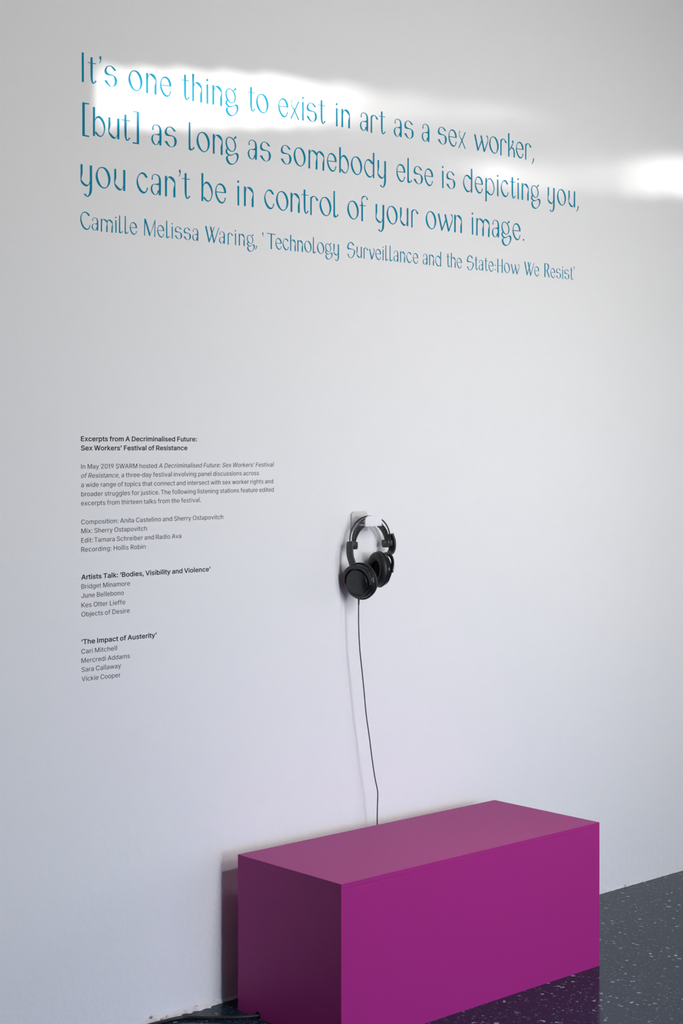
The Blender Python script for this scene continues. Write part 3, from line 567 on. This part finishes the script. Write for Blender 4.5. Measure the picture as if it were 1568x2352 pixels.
GLYPH = {"I":[["p",[0,1430,116,1430,124,10,6,5]]],"t":[["r",[166,1274,164,899,168,435,180,251,208,124,261,33,330,6,405,36,479,110,516,159],[282,1279,289,912,289,448,289,262,298,161,323,89,358,69,393,96,418,149,439,192]],["p",[0,1011,497,1015,488,976,0,978]]],"’":[["p",[110,1440,135,1363,139,1290,124,1199,81,1103,23,1046,0,1063,46,1114,81,1176,85,1217,52,1285,4,1339]]],"s":[["r",[704,831,626,919,510,1002,382,1037,266,1029,151,978,61,878,15,747,23,666,74,589,176,556,318,557,459,565,536,543,580,486,606,364,613,261,580,143,523,73,459,34,382,42,292,108,215,202,159,293],[570,822,523,885,446,958,382,998,305,998,228,978,176,930,138,825,138,742,169,684,241,641,343,619,472,608,601,572,691,510,743,413,755,341,730,213,665,111,523,32,420,9,266,42,112,148,0,286]]],"o":[["o",[334,1024,476,1025,590,982,695,890,781,757,828,619,842,501,822,348,752,198,647,83,505,16,381,24,249,81,126,195,41,344,0,497,4,608,41,755,117,889,211,979],[325,973,419,968,495,924,581,830,657,696,700,558,714,448,704,320,666,189,600,102,505,69,410,75,325,129,239,239,164,389,117,557,113,652,126,764,173,880,239,943]]],"n":[["p",[0,1013,118,1013,118,9,0,12]],["r",[118,860,159,944,227,995,318,1020,420,1004,523,941,591,847,626,740,630,666,630,556,632,417,632,187,628,5],[118,732,147,854,181,922,227,951,284,933,397,863,500,782,564,724,578,661,550,547,507,404,507,192,507,8]]],"e":[["r",[695,545,695,651,643,809,540,930,411,992,308,1001,179,953,77,831,20,683,0,519,13,399,64,262,154,130,282,21,411,-7,527,34,604,113,656,220,679,314],[578,542,566,638,514,775,437,879,334,918,256,920,179,892,108,793,77,689,77,557,97,468,141,351,218,217,334,107,437,76,514,94,566,150,597,234,612,313]],["p",[64,572,695,586,695,541,72,530]]],"i":[["p",[13,998,123,995,126,2,21,2]],["p",[126,1223,117,1191,94,1166,63,1155,31,1160,8,1180,0,1209,8,1241,31,1266,63,1278,94,1273,117,1253]]],"g":[["o",[266,1004,393,983,510,928,608,831,666,718,692,615,682,483,627,360,529,279,412,247,295,259,159,346,62,442,14,582,4,686,23,805,72,901,159,975],[266,958,364,941,451,890,539,799,592,685,608,608,604,489,572,382,500,310,422,287,334,302,227,391,149,502,101,616,91,707,97,799,130,880,188,938]],["p",[670,1093,709,1064,709,985,617,940,553,908,529,936,568,985,617,1049]],["r",[72,384,23,295,0,201,33,132,111,80,188,34,295,27,393,45,490,88,578,139,627,169],[159,346,130,304,101,249,130,186,198,127,276,94,354,91,432,107,510,140,578,178,617,199]],["r",[588,173,647,211,715,226,803,204,852,129,862,38,833,-70,764,-194,647,-309,510,-392,373,-429,256,-413,140,-350,62,-251,27,-137,52,-56,120,9,188,34],[588,140,627,156,676,147,725,105,748,28,745,-51,725,-131,666,-228,578,-314,490,-354,412,-367,334,-347,247,-289,179,-190,149,-100,159,-34,198,9,247,28]]],"x":[["p",[553,976,630,979,69,-19,0,-12]],["r",[89,985,58,884,48,805,74,693,145,587,247,465,323,340,425,180,528,19,540,-18],[163,989,114,921,81,829,107,717,183,611,310,513,374,386,464,243,566,82,609,-15]]],"w":[["p",[0,929,110,979,363,174,383,57,349,5,287,-1]],["p",[349,133,626,691,649,574,377,37,321,2]],["p",[538,930,646,980,907,152,930,45,873,1,825,6]],["r",[901,142,1001,349,1115,577,1166,721,1172,820,1138,897,1086,951,1035,996],[930,25,1058,314,1172,562,1206,705,1215,824,1195,922,1158,988,1101,1022]]],"r":[["p",[0,892,107,819,99,-26,0,-24]],["r",[0,887,79,950,219,1007,358,985,458,916,538,846,578,797],[107,819,159,906,227,960,318,958,378,893,410,816,478,758]]],"k":[["p",[0,1404,120,1400,112,-14,8,-16]],["r",[112,430,241,594,341,740,410,830,369,892,341,943,401,1017],[128,351,261,515,381,678,462,823,494,894,474,959,426,1015]],["r",[273,565,381,578,502,531,571,417,603,259,603,-19],[241,499,341,511,434,468,482,380,494,246,494,-10]]],",":[["r",[250,143,243,48,194,-82,109,-184,7,-253],[170,135,153,39,129,-57,73,-156,0,-241]]],"[":[["p",[0,1536,390,1530,381,1477,137,1471,142,-9,390,-18,381,-85,2,-76]]],"]":[["p",[27,1518,375,1512,387,-78,0,-76,7,-14,250,-9,255,1467,22,1481]]],"b":[["p",[0,1396,119,1393,114,4,5,6]],["r",[119,816,195,934,321,1004,461,973,601,836,678,683,711,504,690,340,627,172,537,52,410,-1,271,36,169,117,114,171],[119,705,169,831,283,897,385,884,512,746,588,613,634,436,632,334,588,189,512,90,448,58,347,84,245,174,169,243]]],"d":[["p",[666,1381,780,1389,767,-19,658,-20]],["r",[666,836,577,909,450,977,298,991,159,906,58,748,0,557,8,429,58,269,171,97,298,0,424,-27,551,28,658,123],[666,747,539,766,424,873,273,914,197,874,108,753,66,583,83,456,141,315,247,170,374,73,488,62,577,95,663,188]]],"p":[["p",[0,978,113,980,113,-407,0,-405]],["r",[94,742,166,889,340,1000,513,959,656,824,744,640,782,450,766,298,703,152,608,46,466,-11,308,20,166,108,94,154],[104,701,182,859,324,938,466,911,608,754,687,591,719,422,703,292,649,157,561,84,482,59,371,86,261,182,166,243]]],"c":[["r",[653,796,598,899,498,997,387,1034,298,1024,165,942,55,776,0,607,7,445,66,270,187,101,320,24,431,14,542,65,620,164,680,316],[538,783,486,850,409,924,331,948,265,944,176,889,99,763,73,633,95,509,154,352,265,200,387,113,475,104,542,138,586,215,609,327]]],"m":[["p",[17,993,119,995,119,-16,0,-19]],["r",[127,886,202,963,299,1002,410,988,522,928,605,876,639,775,639,607,647,420,647,190,639,-16],[122,766,174,877,230,935,299,933,410,863,522,772,583,706,578,579,527,406,522,197,516,-13]],["r",[611,887,689,965,801,1008,941,978,1053,897,1124,790,1138,666,1140,561,1143,393,1124,-25],[639,733,675,842,717,910,773,927,885,856,1025,757,1095,682,1076,553,1025,380,1003,-22]]],"u":[["r",[8,1021,4,830,4,623,0,495,4,368,19,274,61,183,157,82,244,27,330,12,417,45,484,124,523,184],[119,1021,119,843,123,652,96,521,57,406,57,334,109,276,215,191,311,121,388,93,446,115,494,196,523,287]],["p",[523,1028,643,1021,639,15,519,23]]],"y":[["r",[0,1025,0,778,2,574,0,417,6,261,37,170,102,99,195,38,316,8,409,40,475,107,521,175],[117,1026,117,791,117,618,83,473,52,344,74,284,139,213,232,144,325,102,409,103,465,153,521,285]],["r",[647,1026,647,614,647,267,647,-17,634,-176,596,-305,521,-408,400,-480,279,-440,176,-380],[521,1025,518,599,518,253,512,-31,499,-189,471,-318,428,-401,372,-430,316,-381,266,-320]]],"a":[["r",[50,733,61,858,106,957,220,1027,346,1029,473,994,562,902,606,763,613,598,613,288,600,18],[144,756,114,844,139,934,220,992,321,995,410,955,468,890,486,748,486,582,483,272,483,20]],["r",[494,629,372,568,207,547,68,478,0,336,5,234,55,116,169,27,296,14,410,67,478,158,494,201],[494,511,384,508,245,521,144,488,93,368,98,266,144,148,232,55,308,44,384,111,422,244,494,261]]],"l":[["r",[13,1414,5,914,0,116,13,55,65,9,157,-1,262,43,341,115,375,172],[105,1420,110,927,113,298,126,152,170,95,210,68,249,104,267,153,302,199]]],"f":[["r",[130,-13,130,564,123,819,130,974,130,1128,144,1232,210,1328,333,1379,456,1371,562,1312,615,1228,622,1190],[252,-15,252,575,252,832,228,958,179,1081,179,1171,280,1284,404,1340,481,1322,520,1269,530,1206,537,1168]],["p",[0,854,467,858,460,819,0,813]]],".":[["p",[127,72,119,43,96,21,64,11,32,16,9,34,0,61,9,90,32,112,64,122,96,118,119,99]]],"v":[["p",[0,908,99,939,351,166,382,21,306,-34,247,-5]],["r",[337,165,495,505,594,742,594,841,549,903,472,969],[382,5,563,445,653,714,667,830,621,925,531,1000]]],"C":[["r",[901,1112,803,1260,629,1374,416,1403,223,1320,69,1126,0,892,4,697,69,443,204,195,397,32,610,-8,765,48,881,189,928,396],[745,1091,668,1198,552,1302,397,1320,262,1274,166,1168,104,967,108,772,185,518,320,270,474,137,629,85,745,128,831,250,862,400]]],"M":[["p",[12,1305,115,1314,74,1,0,2]],["p",[12,1378,135,1390,197,1288,587,247,616,115,546,8,484,36]],["p",[546,41,1054,1366,1103,1388,1095,1269,587,79]],["p",[1054,1349,1103,1377,1087,-7,996,-5]]],"W":[["p",[0,1313,142,1358,468,183,456,20,374,14]],["p",[419,147,918,1323,992,1346,456,20,387,-1]],["p",[501,1302,640,1347,959,224,971,-2,897,-24]],["p",[930,124,1431,1320,1501,1342,963,-3,897,-24]]],"‘":[["p",[0,1321,108,1337,108,1253,72,1173,92,1082,148,994,120,986,40,1078,4,1198]]],"T":[["p",[0,1328,969,1318,953,1255,0,1266]],["p",[415,1292,556,1295,540,-31,419,-19]]],"S":[["r",[845,1077,774,1195,633,1313,435,1355,237,1296,83,1138,0,905,18,777,105,687,281,685,501,703,699,696,801,613,818,485,787,320,677,117,545,-7,435,-47,281,6,193,128,149,277],[712,1060,655,1152,545,1247,413,1278,281,1235,193,1115,140,933,171,838,259,780,413,770,633,755,832,696,942,575,955,447,898,296,743,73,611,-34,457,-88,237,-46,96,105,26,254]]],":":[["p",[129,673,121,645,97,623,65,614,32,619,9,637,0,664,9,692,32,714,65,723,97,718,121,700]],["p",[129,246,121,218,97,196,65,186,32,191,9,210,0,237,9,265,32,286,65,296,97,291,121,273]]],"H":[["p",[0,1324,119,1319,130,-20,0,-18]],["p",[629,1335,749,1337,760,-13,629,-11]],["p",[103,695,646,705,646,661,103,659]]],"R":[["p",[0,1395,149,1391,143,20,0,25]],["r",[11,1403,342,1413,591,1340,702,1149,674,928,536,755,342,669,143,666],[143,1355,315,1374,453,1294,552,1101,536,955,442,803,287,712,143,702]],["p",[331,668,481,697,813,37,685,28]]],"h":[["p",[0,1396,119,1393,114,4,5,6]],["r",[118,860,159,944,227,995,318,1020,420,1004,523,941,591,847,626,740,630,666,630,556,632,417,632,187,628,5],[118,732,147,854,181,922,227,951,284,933,397,863,500,782,564,724,578,661,550,547,507,404,507,192,507,8]]]}
QUOTE = [[2.5735,0.0557,[["It’s",2.4805,2.5948],["one",2.6319,2.7772],["thing",2.8124,3.0176],["to",3.0522,3.1308],["exist",3.1684,3.3556],["in",3.3978,3.4563],["art",3.4987,3.6077],["as",3.6445,3.7318],["a",3.7687,3.8031],["sex",3.8413,3.973],["worker,",4.0128,4.3114]]],[2.4334,0.0561,[["[but]",2.4823,2.6674],["as",2.709,2.7961],["long",2.8377,3.0184],["as",3.0526,3.1402],["somebody",3.1774,3.6096],["else",3.6553,3.8199],["is",3.861,3.9232],["depicting",3.9602,4.3444],["you,",4.3828,4.5485]]],[2.2945,0.057,[["you",2.4766,2.6216],["can’t",2.6592,2.8436],["be",2.883,2.9722],["in",3.0131,3.0743],["control",3.1147,3.4092],["of",3.4452,3.5322],["your",3.565,3.7543],["own",3.7864,3.9544],["image.",4.001,4.2612]]],[2.1787,0.0343,[["Camille",2.4759,2.6604],["Melissa",2.6846,2.8719],["Waring,",2.8961,3.0869],["‘",3.1071,3.113],["Technology",3.1249,3.4106],["Surveillance",3.4452,3.7521],["and",3.7731,3.8571],["the",3.8809,3.9538],["State:How",3.9782,4.2356],["We",4.2612,4.3374],["Resist’",4.3655,4.5265]]]]
SMALL = [["B","Excerpts from A Decriminalised Future:",2.4784,2.8663,1.611],["B","Sex Workers’ Festival of Resistance",2.4788,2.8327,1.5863],["R","In May 2019 SWARM hosted ~A Decriminalised Future: Sex Workers’ Festival",2.4784,3.1487,1.5368],["R","~of Resistance~, a three-day festival involving panel discussions across",2.4777,3.0947,1.5123],["R","a wide range of topics that connect and intersect with sex worker rights and",2.4784,3.1487,1.4875],["R","broader struggles for justice. The following listening stations feature edited",2.4788,3.1507,1.4629],["R","excerpts from thirteen talks from the festival.",2.4784,2.8815,1.4383],["R","Composition: Anita Castelino and Sherry Ostapovitch",2.4791,2.9615,1.3879],["R","Mix: Sherry Ostapovitch",2.4791,2.6935,1.3638],["R","Edit: Tamara Schreiber and Radio Ava",2.4791,2.8117,1.3387],["R","Recording: Hollis Robin",2.4791,2.6888,1.314],["B","Artists Talk: ‘Bodies, Visibility and Violence’",2.4798,2.9152,1.2401],["R","Bridget Minamore",2.4798,2.6368,1.215],["R","June Bellebono",2.4798,2.6164,1.1905],["R","Kes Otter Lieffe",2.4798,2.6215,1.1649],["R","Objects of Desire",2.4798,2.6358,1.1404],["B","‘The Impact of Austerity’",2.48,2.7267,1.0665],["R","Cari Mitchell",2.4796,2.5938,1.0409],["R","Mercredi Addams",2.4796,2.6366,1.0162],["R","Sara Callaway",2.48,2.6073,0.992],["R","Vickie Cooper",2.4806,2.6055,0.967]]

def flat_poly(bm, loops, y):
    """a thin sheet: front face at y, side walls back to the wall; loops = [outer, holes...] of (x,z)"""
    flat = [q for L in loops for q in L]
    ed, k = [], 0
    for L in loops:
        ed += [(k+i, k+(i+1) % len(L)) for i in range(len(L))]; k += len(L)
    S = 1000.0
    vs_, _, fs_, *_r = delaunay_2d_cdt([Vector((p[0]*S, p[1]*S)) for p in flat], ed, [], 0, 1e-6)
    fr = [bm.verts.new((p.x/S, y, p.y/S)) for p in vs_]
    for t in fs_:
        cx = sum(vs_[i].x for i in t)/3/S; cz = sum(vs_[i].y for i in t)/3/S
        wnd = 0
        for a, c in ed:
            (ax_, az_), (bx_, bz_) = flat[a], flat[c]
            if (az_ <= cz) != (bz_ <= cz):
                if ax_+(cz-az_)/(bz_-az_)*(bx_-ax_) > cx: wnd += 1 if bz_ > az_ else -1
        if wnd: bm.faces.new([fr[i] for i in t])
    for v in [v for v in fr if not v.link_faces]: bm.verts.remove(v)
    fv = [bm.verts.new((p[0], y, p[1])) for p in flat]
    bvv = [bm.verts.new((p[0], -0.00005, p[1])) for p in flat]
    k = 0
    for L in loops:
        m = len(L)
        for i in range(m):
            a, c = k+i, k+(i+1) % m
            try: bm.faces.new((fv[a], fv[c], bvv[c], bvv[a]))
            except ValueError: pass
        k += m

def pairs(L): return list(zip(L[::2], L[1::2]))

def glyph_shapes(ch):
    out = []
    for s in GLYPH[ch]:
        if s[0] == 'p': out.append([pairs(s[1])])
        elif s[0] == 'r':
            a = [(p.x, p.y) for p in catmull([(*q, 0) for q in pairs(s[1])], 3)]
            b_ = [(p.x, p.y) for p in catmull([(*q, 0) for q in pairs(s[2])], 3)]
            out.append(('ribbon', a, b_))
        else:
            a = [(p.x, p.y) for p in catmull([(*q, 0) for q in pairs(s[1])], 3, True)]
            b_ = [(p.x, p.y) for p in catmull([(*q, 0) for q in pairs(s[2])], 3, True)]
            out.append(('ring', a, b_))
    return out
SHAPES = {c: glyph_shapes(c) for c in GLYPH}
GW = {c: max(v for s in GLYPH[c] for L in s[1:] for v in L[::2]) for c in GLYPH}
SBL = dict.fromkeys('o e c d g q s a C S'.split(), 0.08); SBR = dict.fromkeys('o e b p s c'.split(), 0.085)
SBL.update({'t': 0.03, 'f': 0.03, ',': -0.05, 'x': 0.08, 'w': 0.10, 'v': 0.09, '’': 0.07, 'T': 0.03})
SBR.update({'t': 0.03, 'r': 0.03, 'l': 0.06, 'f': -0.04, 'k': 0.06, 'w': 0.05, 'v': 0.05, 'g': 0.04, 'x': 0.07, '’': 0.05, 'T': -0.10, 'W': -0.10, 'C': 0.07, 'S': 0.07, 'R': 0.05})

def add_glyph(bm, ch, x0, zb, s):
    for k, sh in enumerate(SHAPES[ch]):
        y = -(0.00045 + 0.00004*k)
        X = lambda q: (x0+q[0]*s/1000, zb+q[1]*s/1000)
        if sh[0] in ('ribbon', 'ring'):
            a, b_ = [X(q) for q in sh[1]], [X(q) for q in sh[2]]
            m = len(a); closed = sh[0] == 'ring'
            fa = [bm.verts.new((p[0], y, p[1])) for p in a]; fb = [bm.verts.new((p[0], y, p[1])) for p in b_]
            ba = [bm.verts.new((p[0], -0.00005, p[1])) for p in a]; bb = [bm.verts.new((p[0], -0.00005, p[1])) for p in b_]
            for i in range(m if closed else m-1):
                j = (i+1) % m
                bm.faces.new((fa[i], fa[j], fb[j], fb[i]))
                bm.faces.new((fa[i], ba[i], ba[j], fa[j])); bm.faces.new((fb[i], fb[j], bb[j], bb[i]))
        else:
            flat_poly(bm, [[X(q) for q in sh[0]]], y)

def face_front(o):
    """make the flat front faces look into the room (-y)"""
    me = o.data
    bm = bmesh.new(); bm.from_mesh(me)
    for f in bm.faces:
        f.normal_update()
        if abs(f.normal.y) > 0.9 and f.normal.y > 0: f.normal_flip()
    bm.to_mesh(me); bm.free()

def local(o, p):
    o.matrix_parent_inverse = Matrix.Identity(4)

def quote_word(w, x0, x1, zb, s, parent, root):
    gaps = [SBR.get(a, 0.13)+SBL.get(b_, 0.13) for a, b_ in zip(w, w[1:])]
    free = (x1-x0)/s - sum(GW[c] for c in w)/1000
    kx = 1.0
    k = free/sum(gaps) if gaps else 0
    add = 0.0
    if gaps and k < 0.3:
        k = 0.3; kx = ((x1-x0)/s - 0.3*sum(gaps))/(sum(GW[c] for c in w)/1000)
    if not gaps: kx = ((x1-x0)/s)/(GW[w]/1000)
    bm = bmesh.new(); x = 0.0
    for i, ch in enumerate(w):
        add_glyph(bm, ch, x, 0, s)
        x += GW[ch]/1000*s + (gaps[i]*k*s if i < len(gaps) else 0)
    for v in bm.verts: v.co.x = v.co.x*(kx if kx != 1.0 else 1.0) + x0 - root.location.x; v.co.z += zb - root.location.z
    me = bpy.data.meshes.new('word'); bm.to_mesh(me); bm.free(); me.materials.append(M_teal)
    o = bpy.data.objects.new('word', me); C.objects.link(o); o.parent = parent
    face_front(o)
    return o

def text_root(name, label, loc):
    return thing(name, label, 'wall text', loc)

quote = text_root('wall_quote', 'large teal vinyl quotation in three lines high on the white wall', (2.484, 0, QUOTE[2][0]))
def line_parent(root):
    e = bpy.data.objects.new('text_line', None); C.objects.link(e); e.parent = root; e.empty_display_size = 0.02
    return e
for zb, s, words in QUOTE[:3]:
    lp = line_parent(quote)
    for w, a, b_ in words: quote_word(w, a, b_, zb, s, lp, quote)
att = text_root('quote_credit', 'smaller teal line naming the speaker beneath the large wall quotation', (2.484, 0, QUOTE[3][0]))
for w, a, b_ in QUOTE[3][2]: quote_word(w, a, b_, QUOTE[3][0], QUOTE[3][1], att, att)

def offset_loop(L, d):
    n_ = len(L); out = []
    for i in range(n_):
        p, q, r = Vector(L[i-1]), Vector(L[i]), Vector(L[(i+1) % n_])
        e0, e1 = (q-p), (r-q)
        if e0.length < 1e-6 or e1.length < 1e-6: out.append(L[i]); continue
        e0.normalize(); e1.normalize()
        n0, n1 = Vector((-e0.y, e0.x)), Vector((-e1.y, e1.x))
        m = n0+n1
        if m.length < 0.2: out.append(L[i]); continue
        m.normalize(); c = max(0.5, m.dot(n0))
        out.append(tuple(q + m*(d/c)))
    return out
def area2(L): return sum(a[0]*b_[1]-b_[0]*a[1] for a, b_ in zip(L, L[1:]+L[:1]))
_x0 = min(FONT['-'][1][0][::2])-12
FONT['-'][1][0][::2] = [q-_x0 for q in FONT['-'][1][0][::2]]
FONT['-'][0] = max(FONT['-'][1][0][::2])+4

CAP = 0.01266/509
def small_line(kind, text, x0, x1, zb, root):
    italic = False; seq = []
    for ch in text:
        if ch == '~': italic = not italic; continue
        seq.append((ch, italic))
    pen = 0; place = []; prevc = ''
    track = 14 if kind == 'B' else 8
    for ch, it in seq:
        if ch == ' ': pen += 160; prevc = ' '; continue
        if ch == 'T' and prevc == ' ' and place and place[-1][0] in ':.': pen -= 70
        prevc = ch
        place.append((ch, it, pen)); pen += FONT[ch][0]+track
    # extents of the ink
    lo = min(p + min(L[0::2][i] for L in FONT[c][1] for i in range(len(L)//2)) for c, it, p in place)
    hi = max(p + max(L[0::2][i] for L in FONT[c][1] for i in range(len(L)//2)) for c, it, p in place)
    kx = (x1-x0)/(hi-lo)
    bm = bmesh.new()
    for ch, it, p in place:
        loops = []
        P = [pairs(L) for L in FONT[ch][1]]
        if True:
            d = 15 if kind == 'B' else -2
            sgn = -1 if area2(max(P, key=lambda L: abs(area2(L)))) > 0 else 1
            P = [offset_loop(L, d*sgn) for L in P]
        for L in P:
            loops.append([(x0+(p+q[0]-lo+(0.2*q[1] if it else 0))*kx - root.location.x, zb+q[1]*CAP-root.location.z) for q in L])
        flat_poly(bm, loops, -0.00035)
    me = bpy.data.meshes.new('text_line'); bm.to_mesh(me); bm.free(); me.materials.append(M_black)
    o = bpy.data.objects.new('text_line', me); C.objects.link(o); o.parent = root
    face_front(o)
    if kind == 'B' and root.get('bolds'): o['label'] = 'bold heading line'
    return o, kx/CAP

blocks = [('wall_heading', 'bold black two-line heading at the top of the small wall text', 0, 2, 0),
          ('wall_paragraph', 'five-line paragraph of small black text under the bold two-line heading', 2, 7, 0),
          ('credit_list', 'four lines of small black credits below the paragraph, starting with Composition', 7, 11, 0),
          ('name_list', 'black list of four names under the bold Artists Talk heading', 11, 16, 1),
          ('name_list', 'lowest black list of four names under the bold Impact of Austerity heading', 16, 21, 1)]
for nm, lab, i0, i1, hb in blocks:
    rows_ = SMALL[i0:i1]
    root = text_root(nm, lab, (rows_[0][2], 0, rows_[-1][4]))
    if hb: root['bolds'] = 1
    for kind, text, x0, x1, zb in rows_:
        o, ratio = small_line(kind, text, x0, x1, zb, root)
        print('small', round(ratio, 3), text[:20])
    if hb: del root['bolds']
